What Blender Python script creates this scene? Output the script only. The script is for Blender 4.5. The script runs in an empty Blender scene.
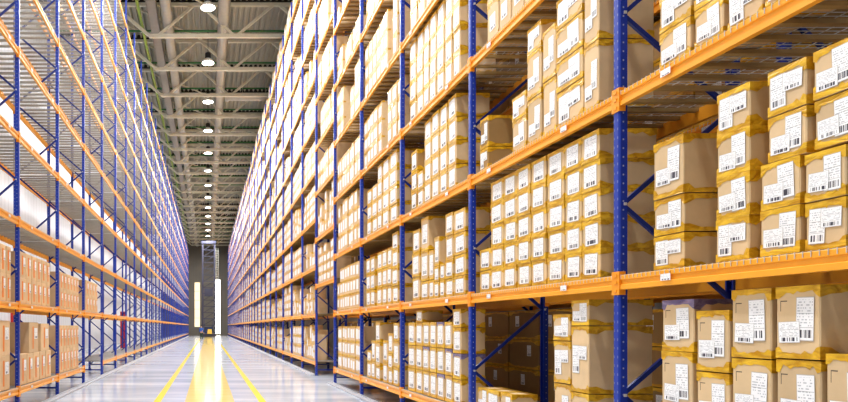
import bpy, math, random
import numpy as np
from mathutils import Vector, Matrix

random.seed(11)
SC = bpy.context.scene
COL = SC.collection
R = math.radians

# ------------------------------------------------------------------ camera
F = 640.0                      # focal length in pixels of the 848 px frame
VPX, VPY = 208.0, 327.0        # where the aisle vanishes
CH = 1.582                     # camera height
cam = bpy.data.cameras.new('camera')
cam.sensor_width = 36.0
cam.lens = F / 848 * 36
cam.shift_x = (424 - VPX) / 848
cam.shift_y = (VPY - 201) / 848
cam.clip_end = 400
camo = bpy.data.objects.new('camera', cam)
COL.objects.link(camo)
camo.location = (0, 0, CH)
camo.rotation_euler = (R(90), 0, 0)
SC.camera = camo

# ------------------------------------------------------------------ layout
XR, XL = 3.5, -3.43            # front planes of the two racks
Y0, PITCH = 5.49, 3.08         # frame k stands at Y0 + PITCH*k
PW, PD = 0.085, 0.07           # post width (along aisle) and depth
DEPTH = 1.04
def fy(k): return Y0 + PITCH * k
LEV = [0.395 + 1.565 * i for i in range(10)]
LEVL = [0.42 + 1.54 * i for i in range(10)]
KEND = 35

# ------------------------------------------------------------------ materials
def new_mat(name):
    m = bpy.data.materials.new(name)
    m.use_nodes = True
    nt = m.node_tree
    return m, nt, nt.nodes['Principled BSDF']

def N(nt, t, **kw):
    n = nt.nodes.new(t)
    for k, v in kw.items():
        setattr(n, k, v)
    return n

def mth(nt, op, a, b=None, c=None):
    n = nt.nodes.new('ShaderNodeMath')
    n.operation = op
    for i, v in enumerate((a, b, c)):
        if v is None: continue
        if isinstance(v, (int, float)): n.inputs[i].default_value = v
        else: nt.links.new(v, n.inputs[i])
    return n.outputs[0]

def mixc(nt, fac, a, b):
    n = nt.nodes.new('ShaderNodeMix')
    n.data_type = 'RGBA'
    for s, v in ((0, fac), (6, a), (7, b)):
        if isinstance(v, (int, float)): n.inputs[s].default_value = v
        elif isinstance(v, (tuple, list)): n.inputs[s].default_value = (*v[:3], 1)
        else: nt.links.new(v, n.inputs[s])
    return n.outputs[2]

def paint(name, col, rough=0.45, metal=0.0, var=0.08, scale=4.0, bump=0.0, per_object=0.0):
    m, nt, b = new_mat(name)
    tc = N(nt, 'ShaderNodeTexCoord')
    nz = N(nt, 'ShaderNodeTexNoise')
    nz.inputs['Scale'].default_value = scale
    nz.inputs['Detail'].default_value = 4
    nt.links.new(tc.outputs['Object'], nz.inputs['Vector'])
    dark = tuple(c * (1 - 2.2 * var) for c in col)
    lite = tuple(min(1, c * (1 + 1.6 * var)) for c in col)
    out = mixc(nt, nz.outputs['Fac'], dark, lite)
    if per_object:
        oi = N(nt, 'ShaderNodeObjectInfo')
        hs = N(nt, 'ShaderNodeHueSaturation')
        v = mth(nt, 'MULTIPLY_ADD', oi.outputs['Random'], per_object, 1 - per_object * .5)
        nt.links.new(v, hs.inputs['Value'])
        nt.links.new(out, hs.inputs['Color'])
        out = hs.outputs[0]
    nt.links.new(out, b.inputs['Base Color'])
    b.inputs['Roughness'].default_value = rough
    b.inputs['Metallic'].default_value = metal
    if bump:
        bp = N(nt, 'ShaderNodeBump')
        bp.inputs['Strength'].default_value = bump
        bp.inputs['Distance'].default_value = .01
        nt.links.new(nz.outputs['Fac'], bp.inputs['Height'])
        nt.links.new(bp.outputs[0], b.inputs['Normal'])
    return m

def emit(name, col, strength):
    m, nt, b = new_mat(name)
    b.inputs['Base Color'].default_value = (*col, 1)
    b.inputs['Emission Color'].default_value = (*col, 1)
    b.inputs['Emission Strength'].default_value = strength
    nz = N(nt, 'ShaderNodeTexNoise'); nz.inputs['Scale'].default_value = .6
    nt.links.new(mixc(nt, nz.outputs['Fac'], tuple(c * .9 for c in col), col), b.inputs['Emission Color'])
    return m

M = {}
M['orange'] = paint('orange_paint', (0.94, 0.40, 0.035), .4, var=.06)
M['connector'] = paint('connector_orange', (0.92, 0.33, 0.02), .4, var=.1)
M['brace'] = paint('brace_blue', (0.006, 0.026, 0.22), .4, var=.08)
M['wire'] = paint('galvanised_wire', (0.62, 0.62, 0.62), .4, metal=.35, var=.06)
M['channel'] = paint('deck_channel', (0.36, 0.33, 0.28), .5, metal=.2, var=.1)
M['channel_bounce'] = paint('deck_channel_bounce_brown', (0.44, 0.30, 0.13), .5, metal=.1, var=.15)  # deck channel with the warm bounce off the cartons put into its colour
M['plate'] = paint('steel_plate', (0.05, 0.07, 0.2), .5, var=.1)
M['steel'] = paint('truss_paint', (0.60, 0.59, 0.50), .55, var=.06)
M['deck'] = paint('roof_deck', (0.37, 0.37, 0.33), .55, var=.06, scale=.7)
M['duct'] = paint('duct_galvanised', (0.38, 0.375, 0.35), .38, metal=.5, var=.06)
M['duct_dark'] = paint('duct_grey', (0.28, 0.27, 0.25), .5, metal=.3, var=.06)
M['green'] = paint('green_pipe_paint', (0.03, 0.16, 0.05), .45, var=.06)
M['lime'] = paint('green_cable', (0.24, 0.36, 0.06), .5, var=.1)
M['black'] = paint('black_plastic', (0.02, 0.02, 0.022), .5, var=.1)
M['white_metal'] = paint('white_metal', (0.8, 0.8, 0.78), .4, var=.04)
M['red'] = paint('red_paint', (0.55, 0.03, 0.03), .4, var=.06)
M['rail'] = paint('rail_steel', (0.42, 0.43, 0.47), .4, metal=.1, var=.08)
M['lens'] = emit('lamp_lens', (1.0, 0.98, 0.94), 14)
M['daylight'] = emit('daylight_pane', (1.0, 0.94, 0.78), 6)
M['daylight_soft'] = emit('hazy_daylight_pane', (1.0, 0.82, 0.5), .8)
M['crane'] = paint('crane_grey', (0.03, 0.03, 0.06), .5, var=.1)
M['crane_blue'] = paint('crane_blue', (0.015, 0.03, 0.10), .5, var=.1)
M['crane_yellow'] = paint('crane_yellow', (0.75, 0.5, 0.08), .5, var=.1)
M['skin'] = paint('skin', (0.55, 0.33, 0.24), .6)
M['workwear'] = paint('blue_workwear', (0.02, 0.10, 0.40), .8)
M['trouser'] = paint('dark_trousers', (0.03, 0.06, 0.05), .8)
M['hair'] = paint('dark_hair', (0.03, 0.02, 0.015), .8)
M['mark'] = paint('print_mark', (0.08, 0.06, 0.05), .7)
M['orange_print'] = paint('orange_print', (0.80, 0.22, 0.03), .7, var=.12)

def post_mat():
    m, nt, b = new_mat('perforated_blue_steel')
    tc = N(nt, 'ShaderNodeTexCoord')
    sp = N(nt, 'ShaderNodeSeparateXYZ')
    nt.links.new(tc.outputs['Object'], sp.inputs[0])
    ge = N(nt, 'ShaderNodeNewGeometry')
    # slots: pairs of columns on the aisle face, 75 mm pitch
    z = mth(nt, 'PINGPONG', mth(nt, 'ADD', sp.outputs[2], 10), .0375)
    zz = mth(nt, 'LESS_THAN', z, .011)
    ya = mth(nt, 'ABSOLUTE', sp.outputs[1])
    yy = mth(nt, 'LESS_THAN', mth(nt, 'ABSOLUTE', mth(nt, 'SUBTRACT', ya, .022)), .007)
    front = mth(nt, 'MULTIPLY', zz, yy)
    # holes on the side flanges
    xa = mth(nt, 'ABSOLUTE', mth(nt, 'SUBTRACT', mth(nt, 'ABSOLUTE', sp.outputs[0]), .036))
    z2 = mth(nt, 'PINGPONG', mth(nt, 'ADD', sp.outputs[2], 10.02), .0375)
    side = mth(nt, 'MULTIPLY', mth(nt, 'LESS_THAN', xa, .006), mth(nt, 'LESS_THAN', z2, .007))
    nrm = N(nt, 'ShaderNodeSeparateXYZ')
    nt.links.new(tc.outputs['Normal'], nrm.inputs[0])
    isfront = mth(nt, 'GREATER_THAN', mth(nt, 'ABSOLUTE', nrm.outputs[0]), .7)
    f1 = mth(nt, 'MULTIPLY', front, isfront)
    f2 = mth(nt, 'MULTIPLY', side, mth(nt, 'SUBTRACT', 1.0, isfront))
    nz = N(nt, 'ShaderNodeTexNoise'); nz.inputs['Scale'].default_value = 3
    nt.links.new(tc.outputs['Object'], nz.inputs['Vector'])
    blue = mixc(nt, nz.outputs['Fac'], (0.005, 0.028, 0.27), (0.010, 0.048, 0.40))
    c = mixc(nt, f1, blue, (0.12, 0.16, 0.36))
    c = mixc(nt, f2, c, (0.30, 0.34, 0.5))
    nt.links.new(c, b.inputs['Base Color'])
    b.inputs['Roughness'].default_value = .38
    return m
M['post'] = post_mat()

def kraft(name, col, per=.22, mark=False):
    m, nt, b = new_mat(name)
    tc = N(nt, 'ShaderNodeTexCoord')
    oi = N(nt, 'ShaderNodeObjectInfo')
    nz = N(nt, 'ShaderNodeTexNoise'); nz.inputs['Scale'].default_value = 7; nz.inputs['Detail'].default_value = 6
    nt.links.new(tc.outputs['Object'], nz.inputs['Vector'])
    c = mixc(nt, nz.outputs['Fac'], tuple(x * .84 for x in col), tuple(min(1, x * 1.14) for x in col))
    if mark:   # printed corner bracket near the upper far corner of the front face
        sp = N(nt, 'ShaderNodeSeparateXYZ'); nt.links.new(tc.outputs['Generated'], sp.inputs[0])
        nr = N(nt, 'ShaderNodeSeparateXYZ'); nt.links.new(tc.outputs['Normal'], nr.inputs[0])
        fr = mth(nt, 'LESS_THAN', nr.outputs[0], -.7)
        y, z = sp.outputs[1], sp.outputs[2]
        iny = mth(nt, 'MULTIPLY', mth(nt, 'GREATER_THAN', y, .74), mth(nt, 'LESS_THAN', y, .90))
        inz = mth(nt, 'MULTIPLY', mth(nt, 'GREATER_THAN', z, .66), mth(nt, 'LESS_THAN', z, .81))
        h = mth(nt, 'MULTIPLY', iny, mth(nt, 'GREATER_THAN', z, .795))
        v = mth(nt, 'MULTIPLY', inz, mth(nt, 'GREATER_THAN', y, .885))
        l = mth(nt, 'MULTIPLY', mth(nt, 'MULTIPLY', mth(nt, 'MAXIMUM', h, v), mth(nt, 'MULTIPLY', iny, inz)), fr)
        c = mixc(nt, l, c, (.09, .07, .05))
    hs = N(nt, 'ShaderNodeHueSaturation')
    nt.links.new(mth(nt, 'MULTIPLY_ADD', oi.outputs['Random'], per, 1 - per * .5), hs.inputs['Value'])
    nt.links.new(c, hs.inputs['Color'])
    nt.links.new(hs.outputs[0], b.inputs['Base Color'])
    b.inputs['Roughness'].default_value = .75
    bp = N(nt, 'ShaderNodeBump'); bp.inputs['Strength'].default_value = .25; bp.inputs['Distance'].default_value = .01
    nt.links.new(nz.outputs['Fac'], bp.inputs['Height']); nt.links.new(bp.outputs[0], b.inputs['Normal'])
    return m
M['kraft'] = kraft('kraft_board', (0.66, 0.475, 0.275))
M['kraft_mark'] = kraft('kraft_board_marked', (0.66, 0.475, 0.275), mark=True)
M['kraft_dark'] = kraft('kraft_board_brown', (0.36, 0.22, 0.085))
M['kraft_left'] = kraft('kraft_board_tan', (0.66, 0.46, 0.27))

def tape(name, a, b_):
    m, nt, b = new_mat(name)
    tc = N(nt, 'ShaderNodeTexCoord')
    nz = N(nt, 'ShaderNodeTexNoise'); nz.inputs['Scale'].default_value = 11; nz.inputs['Detail'].default_value = 5
    nz.inputs['Distortion'].default_value = 1.2
    mp = N(nt, 'ShaderNodeMapping'); mp.inputs['Scale'].default_value = (1, .45, 1.5)
    oi = N(nt, 'ShaderNodeObjectInfo')
    va = N(nt, 'ShaderNodeVectorMath'); va.operation = 'ADD'
    nt.links.new(tc.outputs['Object'], va.inputs[0]); nt.links.new(oi.outputs['Random'], va.inputs[1])
    nt.links.new(va.outputs[0], mp.inputs[0]); nt.links.new(mp.outputs[0], nz.inputs['Vector'])
    cr = N(nt, 'ShaderNodeValToRGB')
    cr.color_ramp.elements[0].position = .36; cr.color_ramp.elements[0].color = (*a, 1)
    cr.color_ramp.elements[1].position = .66; cr.color_ramp.elements[1].color = (*b_, 1)
    nt.links.new(nz.outputs['Fac'], cr.inputs[0])
    nt.links.new(cr.outputs[0], b.inputs['Base Color'])
    b.inputs['Roughness'].default_value = .28
    bp = N(nt, 'ShaderNodeBump'); bp.inputs['Strength'].default_value = .6; bp.inputs['Distance'].default_value = .02
    nt.links.new(nz.outputs['Fac'], bp.inputs['Height']); nt.links.new(bp.outputs[0], b.inputs['Normal'])
    return m
M['tape'] = tape('amber_packing_tape', (0.50, 0.245, 0.006), (0.82, 0.50, 0.035))
M['tape_violet'] = tape('violet_packing_tape', (0.12, 0.09, 0.20), (0.28, 0.23, 0.36))

def label_mat():
    m, nt, b = new_mat('printed_shipping_label')
    uv = N(nt, 'ShaderNodeUVMap')
    sp = N(nt, 'ShaderNodeSeparateXYZ'); nt.links.new(uv.outputs[0], sp.inputs[0])
    u, v = sp.outputs[0], sp.outputs[1]
    oi = N(nt, 'ShaderNodeObjectInfo')
    def rng(x, a, c): return mth(nt, 'MULTIPLY', mth(nt, 'GREATER_THAN', x, a), mth(nt, 'LESS_THAN', x, c))
    def wn(x, y):
        w = N(nt, 'ShaderNodeTexWhiteNoise'); w.noise_dimensions = '3D'
        cb = N(nt, 'ShaderNodeCombineXYZ')
        for i, q in enumerate((x, y)):
            if isinstance(q, (int, float)): cb.inputs[i].default_value = q
            else: nt.links.new(q, cb.inputs[i])
        nt.links.new(oi.outputs['Random'], cb.inputs[2])
        nt.links.new(cb.outputs[0], w.inputs['Vector'])
        return w.outputs['Value']
    bars = mth(nt, 'GREATER_THAN', wn(mth(nt, 'FLOOR', mth(nt, 'MULTIPLY', u, 44)), 3.0), .42)
    code = mth(nt, 'MULTIPLY', mth(nt, 'MULTIPLY', bars, rng(v, .07, .25)), rng(u, .14, .88))
    row = mth(nt, 'MULTIPLY', v, 15)
    ink = mth(nt, 'MULTIPLY', mth(nt, 'LESS_THAN', mth(nt, 'FRACT', row), .42),
              mth(nt, 'GREATER_THAN', wn(mth(nt, 'FLOOR', mth(nt, 'MULTIPLY', u, 16)), mth(nt, 'FLOOR', row)), .52))
    text = mth(nt, 'MULTIPLY', mth(nt, 'MULTIPLY', ink, rng(v, .33, .94)), rng(u, .07, .92))
    line = mth(nt, 'MULTIPLY', mth(nt, 'MAXIMUM', rng(v, .295, .31), rng(v, .615, .63)), rng(u, .04, .96))
    c = mixc(nt, mth(nt, 'MULTIPLY', text, .5), (.88, .88, .89), (.10, .11, .16))
    edge = mth(nt, 'MAXIMUM', mth(nt, 'MAXIMUM', mth(nt, 'LESS_THAN', u, .022), mth(nt, 'GREATER_THAN', u, .978)), mth(nt, 'MAXIMUM', mth(nt, 'LESS_THAN', v, .018), mth(nt, 'GREATER_THAN', v, .982)))
    c = mixc(nt, mth(nt, 'MULTIPLY', edge, .6), c, (.2, .17, .12))
    c = mixc(nt, mth(nt, 'MULTIPLY', line, .5), c, (.1, .1, .1))
    c = mixc(nt, code, c, (.05, .05, .07))
    nt.links.new(c, b.inputs['Base Color'])
    b.inputs['Roughness'].default_value = .45
    return m
M['label'] = label_mat()

M['label_far'] = paint('small_printed_label', (0.84, 0.84, 0.85), .5, var=.05, scale=25)
def floor_mat():
    m, nt, b = new_mat('polished_concrete')
    tc = N(nt, 'ShaderNodeTexCoord')
    mp = N(nt, 'ShaderNodeMapping'); mp.inputs['Scale'].default_value = (.16, 1.1, 1)
    nt.links.new(tc.outputs['Object'], mp.inputs[0])
    nz = N(nt, 'ShaderNodeTexNoise'); nz.inputs['Scale'].default_value = .8; nz.inputs['Detail'].default_value = 7
    nz.inputs['Roughness'].default_value = .65
    nt.links.new(mp.outputs[0], nz.inputs['Vector'])
    cr = N(nt, 'ShaderNodeValToRGB')
    cr.color_ramp.elements[0].position = .36; cr.color_ramp.elements[0].color = (.36, .40, .48, 1)
    cr.color_ramp.elements[1].position = .66; cr.color_ramp.elements[1].color = (.66, .70, .76, 1)
    nt.links.new(nz.outputs['Fac'], cr.inputs[0])
    nt.links.new(cr.outputs[0], b.inputs['Base Color'])
    n2 = N(nt, 'ShaderNodeTexNoise'); n2.inputs['Scale'].default_value = 2.5; n2.inputs['Detail'].default_value = 4
    nt.links.new(mp.outputs[0], n2.inputs['Vector'])
    rr = mth(nt, 'MULTIPLY_ADD', n2.outputs['Fac'], .12, .08)
    nt.links.new(rr, b.inputs['Roughness'])
    b.inputs['Specular IOR Level'].default_value = .22
    return m
M['floor'] = floor_mat()

def line_mat(name, a, c_):
    m, nt, b = new_mat(name)
    tc = N(nt, 'ShaderNodeTexCoord')
    mp = N(nt, 'ShaderNodeMapping'); mp.inputs['Scale'].default_value = (.3, 2.2, 1)
    nt.links.new(tc.outputs['Object'], mp.inputs[0])
    nz = N(nt, 'ShaderNodeTexNoise'); nz.inputs['Scale'].default_value = 1.2; nz.inputs['Detail'].default_value = 6
    nt.links.new(mp.outputs[0], nz.inputs['Vector'])
    nt.links.new(mixc(nt, nz.outputs['Fac'], a, c_), b.inputs['Base Color'])
    b.inputs['Roughness'].default_value = .13
    b.inputs['Specular IOR Level'].default_value = .10
    return m
M['yellow'] = line_mat('yellow_floor_paint', (.84, .64, .03), (.92, .74, .06))
M['yellow_pale'] = line_mat('worn_yellow_floor_paint', (.74, .52, .12), (.82, .64, .26))

def wall_mat(name, a, c_, glow=0.0, pitch=.25):
    m, nt, b = new_mat(name)
    tc = N(nt, 'ShaderNodeTexCoord')
    sp = N(nt, 'ShaderNodeSeparateXYZ'); nt.links.new(tc.outputs['Object'], sp.inputs[0])
    s = mth(nt, 'ADD', sp.outputs[0], sp.outputs[1])
    rib = mth(nt, 'PINGPONG', mth(nt, 'ADD', s, 500), pitch)
    seam = mth(nt, 'LESS_THAN', rib, pitch * .08)
    nz = N(nt, 'ShaderNodeTexNoise'); nz.inputs['Scale'].default_value = .35; nz.inputs['Detail'].default_value = 3
    nt.links.new(tc.outputs['Object'], nz.inputs['Vector'])
    c = mixc(nt, nz.outputs['Fac'], a, c_)
    c = mixc(nt, mth(nt, 'MULTIPLY', seam, .45), c, (.2, .2, .22))
    nt.links.new(c, b.inputs['Base Color'])
    b.inputs['Roughness'].default_value = .5
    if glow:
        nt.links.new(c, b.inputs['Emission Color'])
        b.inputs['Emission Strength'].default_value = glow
    return m
M['wall_panel'] = wall_mat('glowing_wall_panel', (.50, .52, .56), (.64, .65, .68), 0.20)  # glow added to the cladding as soft fill for the cartons opposite
M['wall_grey'] = wall_mat('grey_wall_panel', (.36, .35, .33), (.46, .45, .43))
M['wall_brown'] = wall_mat('end_wall_panel', (.13, .115, .09), (.20, .17, .13))

# ------------------------------------------------------------------ mesh builder (quads, in numpy blocks)
CUBE_F = np.array([(0, 3, 2, 1), (4, 5, 6, 7), (0, 1, 5, 4), (1, 2, 6, 5), (2, 3, 7, 6), (3, 0, 4, 7)])
class MB:
    def __init__(s): s.v, s.f, s.m, s.uv, s.n = [], [], [], {}, 0
    def add(s, v, f, mi=0):
        v = np.asarray(v, float).reshape(-1, 3); f = np.asarray(f, int).reshape(-1, 4)
        s.v.append(v); s.f.append(f + s.n); s.m.append(np.full(len(f), mi)); s.n += len(v)
        return s
    def box(s, x0, x1, y0, y1, z0, z1, mi=0):
        x0, x1 = min(x0, x1), max(x0, x1)
        return s.add([(x0, y0, z0), (x1, y0, z0), (x1, y1, z0), (x0, y1, z0), (x0, y0, z1), (x1, y0, z1), (x1, y1, z1), (x0, y1, z1)], CUBE_F, mi)
    def bar(s, p, q, w, d=None, mi=0, up=(0, 0, 1)):
        p, q = Vector(p), Vector(q); d = d or w
        a = (q - p).normalized(); u = Vector(up)
        if abs(a.dot(u)) > .98: u = Vector((0, 1, 0))
        r = a.cross(u).normalized() * (w / 2); t = r.cross(a).normalized() * (d / 2)
        vs = [p - r - t, p + r - t, p + r + t, p - r + t, q - r - t, q + r - t, q + r + t, q - r + t]
        return s.add([tuple(v) for v in vs], CUBE_F, mi)
    def tube(s, p, q, r, n=10, mi=0, r2=None):
        p, q = Vector(p), Vector(q); r2 = r if r2 is None else r2
        a = (q - p).normalized(); u = Vector((0, 0, 1)) if abs(a.z) < .9 else Vector((1, 0, 0))
        e = a.cross(u).normalized(); g = e.cross(a)
        vs = []
        for c, rr in ((p, r), (q, r2)):
            for i in range(n):
                t = 2 * math.pi * i / n
                vs.append(tuple(c + e * (rr * math.cos(t)) + g * (rr * math.sin(t))))
        fs = [(i, (i + 1) % n, n + (i + 1) % n, n + i) for i in range(n)]
        for o in (0, n):      # caps as quads fanned in pairs
            for i in range(1, n - 1, 2):
                qd = (o, o + i, o + i + 1, o + min(i + 2, n - 1))
                if qd[2] != qd[3]: fs.append(qd)
        return s.add(vs, fs, mi)
    def rings(s, loops, mi=0, closed=True):
        n = len(loops[0]); vs = [p for l in loops for p in l]; fs = []
        for j in range(len(loops) - 1):
            for i in range(n if closed else n - 1):
                fs.append((j * n + i, j * n + (i + 1) % n, (j + 1) * n + (i + 1) % n, (j + 1) * n + i))
        return s.add(vs, fs, mi)
    def merge(s, o, off=(0, 0, 0)):
        for v, f, m in zip(*o.packed()):
            s.add(v + np.array(off), f, 0); s.m[-1] = m.copy()
        return s
    def packed(s):
        v = np.concatenate(s.v); f = np.concatenate(s.f); m = np.concatenate(s.m)
        return [v], [f], [m]
    def mesh(s, name, mats, uv=None, smooth=False):
        me = bpy.data.meshes.new(name)
        v = np.concatenate(s.v); f = np.concatenate(s.f); mi = np.concatenate(s.m)
        me.vertices.add(len(v)); me.vertices.foreach_set('co', v.astype(np.float32).ravel())
        me.loops.add(f.size); me.loops.foreach_set('vertex_index', f.astype(np.int32).ravel())
        me.polygons.add(len(f))
        me.polygons.foreach_set('loop_start', np.arange(0, f.size, 4, dtype=np.int32))
        me.polygons.foreach_set('loop_total', np.full(len(f), 4, dtype=np.int32))
        me.polygons.foreach_set('material_index', mi.astype(np.int32))
        for k in mats: me.materials.append(M[k])
        if uv is not None:
            l = me.uv_layers.new(name='UVMap')
            l.data.foreach_set('uv', np.tile(np.array([(0, 0), (1, 0), (1, 1), (0, 1)], np.float32), (len(f), 1)).ravel())
        me.update(calc_edges=True); me.validate()
        me.polygons.foreach_set('use_smooth', np.full(len(me.polygons), smooth, bool))
        return me

def put(name, me, parent=None, loc=(0, 0, 0), rz=0.0):
    o = bpy.data.objects.new(name, me)
    COL.objects.link(o)
    if parent: o.parent = parent
    o.location = loc; o.rotation_euler = (0, 0, rz)
    return o
def empty(name, loc, rz=0): return put(name, None, None, loc, rz)
def tag(o, label, cat=None, group=None, kind=None):
    o['label'] = label
    if cat: o['category'] = cat
    if group: o['group'] = group
    if kind: o['kind'] = kind
    return o
def struct(name, me, label=None):
    o = put(name, me); o['kind'] = 'structure'
    if label: o['label'] = label
    return o

# ------------------------------------------------------------------ the building
YA, YB = -9.0, 121.0
WL, WR = -8.6, 9.2
ZT = 17.9
struct('floor', MB().box(WL - .3, WR + .3, YA, YB, -.2, 0).mesh('floor', ['floor']), 'pale polished grey concrete floor with streaky sheen')
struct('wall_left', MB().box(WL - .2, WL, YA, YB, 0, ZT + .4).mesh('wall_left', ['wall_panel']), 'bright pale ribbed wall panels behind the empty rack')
struct('wall_right', MB().box(WR, WR + .2, YA, YB, 0, ZT + .4).mesh('wall_right', ['wall_grey']), 'grey panel wall behind the filled racks')
struct('wall_back', MB().box(WL - .2, WR + .2, YB, YB + .2, 0, ZT + .4).mesh('wall_back', ['wall_brown']), 'brownish panel wall at the far end of the aisle')
# corrugated roof
pr = []
x = WL - .3; p = .30
while x < WR + .4:
    pr += [(x, ZT), (x + .08, ZT), (x + .12, ZT + .17), (x + .26, ZT + .17)]; x += p
mb = MB(); loops = [[(px, y, pz) for px, pz in pr] for y in (YA, YB)]
mb.rings(loops, closed=False)
struct('ceiling', mb.mesh('ceiling', ['deck']), 'grey corrugated metal roof deck')
# painted markings
def strip(name, x0, x1, y0, y1, mat, z=.004):
    return MB().box(x0, x1, y0, y1, .0005, z).mesh(name, [mat])
struct('trim_1', strip('line', -1.15, -1.0, YA, 112, 'yellow'), 'yellow floor line on the empty-rack side of the aisle')
struct('trim_2', strip('line', 1.08, 1.23, YA, 112, 'yellow'), 'yellow floor line on the filled-rack side of the aisle')
struct('trim_3', strip('line', -.49, .56, YA, 112, 'yellow_pale'), 'wide worn yellow band along the middle of the aisle')
# guide rails at the foot of the racks
def rail_mesh(x0, x1, y0, y1):
    return MB().box(x0, x1, y0, y1, 0.001, .035).box(x0, x0 + (x1 - x0) * .2, y0, y1, .035, .06).mesh('rail', ['rail'])
struct('trim_4', rail_mesh(3.47, 3.33, fy(5) - .1, fy(KEND)), 'pale guide rail on the floor along the filled rack beyond the passage')
struct('trim_5', rail_mesh(3.47, 3.33, YA, fy(4) + .1), 'pale guide rail on the floor along the nearer filled rack')
struct('trim_6', rail_mesh(-3.40, -3.26, YA, fy(KEND)), 'pale guide rail on the floor along the empty rack')

# roof trusses
ZB, ZC = 16.08, 17.72
def truss_mesh():
    b = MB()
    b.box(-2.95, WR, -.08, .08, ZB - .02, ZB + .16)                      # bottom chord
    b.box(WL, WR, -.08, .08, ZC - .08, ZC + .08)                         # top chord
    b.box(WL, WR, -.03, .03, ZC + .08, ZT + .2, 1)                      # black strip painting in the shaded gaps between the deck ribs
    xs = [-2.5 + 3.95 * j for j in range(4)]
    for i, xb in enumerate(xs):
        xa = xb + 1.97
        b.bar((xb - .05, 0, ZB + .05), (xa - .12, 0, ZC), .12, .12)
        if xa + 1.9 < WR: b.bar((xa + .12, 0, ZC), (xb + 3.85, 0, ZB + .05), .12, .12)
        b.bar((xb + 3.2, 0, ZB), (xb + 3.2, 0, ZC), .06, .06)
    b.bar((-2.9, 0, ZB + .05), (-4.75, 0, ZC), .14, .14)
    b.bar((-4.95, 0, ZC), (-6.9, 0, ZB + .6), .12, .12)
    b.box(-8.6, -6.5, -.08, .08, ZB + .5, ZB + .66)
    return b
tm = truss_mesh().mesh('truss', ['steel', 'black'])
NT = 22
for i in range(NT):
    y = 27.95 + 4.1 * i
    o = put('roof_truss', tm, None, (0, y, 0)); o['kind'] = 'structure'; o['label'] = 'pale steel roof truss spanning the aisle'
pm = MB()
for sx in (-6.0, -3.6, 4.4):
    pm.bar((sx, .1, ZC - .12), (sx + 3.6, 4.0, ZC - .12), .07, .07)
pm = pm.mesh('wind_brace', ['steel'])
gm = MB().tube((WL, 2.05, 17.35), (WR, 2.05, 17.35), .055, 8).mesh('cross_pipe', ['green'])
for i in range(NT - 1):
    y = 27.95 + 4.1 * i
    o = put('roof_brace', pm, None, (0, y, 0)); o['kind'] = 'structure'
    o = put('cross_pipe', gm, None, (0, y, 0)); o['kind'] = 'structure'; o['label'] = 'dark green pipe crossing under the roof deck'
# ducts along the aisle
def duct(name, x, z, r, mat, label):
    b = MB(); n = 18
    ys = [20.0]
    loops = []
    def ring(y, rr): return [(rr * math.cos(2 * math.pi * k / n), y, rr * math.sin(2 * math.pi * k / n)) for k in range(n)]
    y = 20.0
    while y < 119:
        loops += [ring(y, r), ring(y + 3.9, r), ring(y + 3.92, r * 1.09), ring(y + 4.06, r * 1.09), ring(y + 4.08, r)]
        y += 4.1
    b.rings(loops)
    o = put(name, b.mesh(name, [mat], smooth=True), None, (x, 0, z))
    tag(o, label, 'duct', None)
    o['kind'] = 'thing'
    return o
duct('ventilation_duct', -2.02, 16.95, .27, 'duct', 'round galvanised air duct under the roof on the empty-rack side')
duct('ventilation_duct', .78, 16.95, .30, 'duct', 'round galvanised air duct under the roof near the row of lamps')
o = put('cable_tray', MB().box(-.22, .22, 20, 119, 0, .16).box(-.24, -.2, 20, 119, .0, .24).box(.2, .24, 20, 119, 0, .24).mesh('cable_tray', ['duct_dark']), None, (-2.72, 0, 16.95))
tag(o, 'dark grey cable tray under the roof beside the green pipe', 'cable tray')
b = MB()
yy = 20.0
b.tube((0, 20, 0), (0, 119, 0), .075, 8)
o = put('sprinkler_pipe', b.mesh('sprinkler_pipe', ['lime']), None, (-3.35, 0, 16.9)); tag(o, 'bright green pipe running along the aisle just above the empty rack', 'pipe')
cross = MB().tube((0, 0, 0), (3.4, 0, 0), .24, 16).tube((-.02, 0, 0), (.2, 0, 0), .29, 16)
o = put('branch_duct', cross.mesh('branch_duct', ['duct']), None, (1.15, 41.9, 16.62)); put('hanger', MB().box(1.1, 1.12, -.01, .01, .2, 1.25).mesh('hanger', ['steel']), o); put('hanger', MB().box(2.6, 2.62, -.01, .01, .2, 1.25).mesh('hanger', ['steel']), o)
tag(o, 'short round branch duct leaving the main duct toward the filled rack', 'duct')

# lamps
LY = [28.93 + 6.05 * i for i in range(14)]
lens_b, ref_b, drv_b, rod_b = MB(), MB(), MB(), MB()
n = 20
def ringz(r, z): return [(r * math.cos(2 * math.pi * k / n), r * math.sin(2 * math.pi * k / n), z) for k in range(n)]
ref_b.rings([ringz(.325, .0), ringz(.335, .02), ringz(.29, .14), ringz(.17, .22), ringz(.15, .24)])
lens_b.rings([ringz(.315, .005), ringz(.22, -.02), ringz(.10, -.03), ringz(.001, -.03)])
drv_b.rings([ringz(.001, .24), ringz(.14, .24), ringz(.16, .28), ringz(.16, .52), ringz(.1, .58), ringz(.001, .58)])
rod_b.tube((0, 0, .57), (0, 0, 1.85), .014, 6)
LM = (ref_b.mesh('reflector', ['white_metal'], smooth=True), lens_b.mesh('lens', ['lens']), drv_b.mesh('driver', ['black']), rod_b.mesh('rod', ['black']))
ORD = ['first', 'second', 'third', 'fourth', 'fifth', 'sixth', 'seventh', 'eighth', 'ninth', 'tenth', 'eleventh', 'twelfth', 'thirteenth', 'fourteenth', 'fifteenth', 'sixteenth', 'seventeenth', 'eighteenth']
LZ = 16.0
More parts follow.
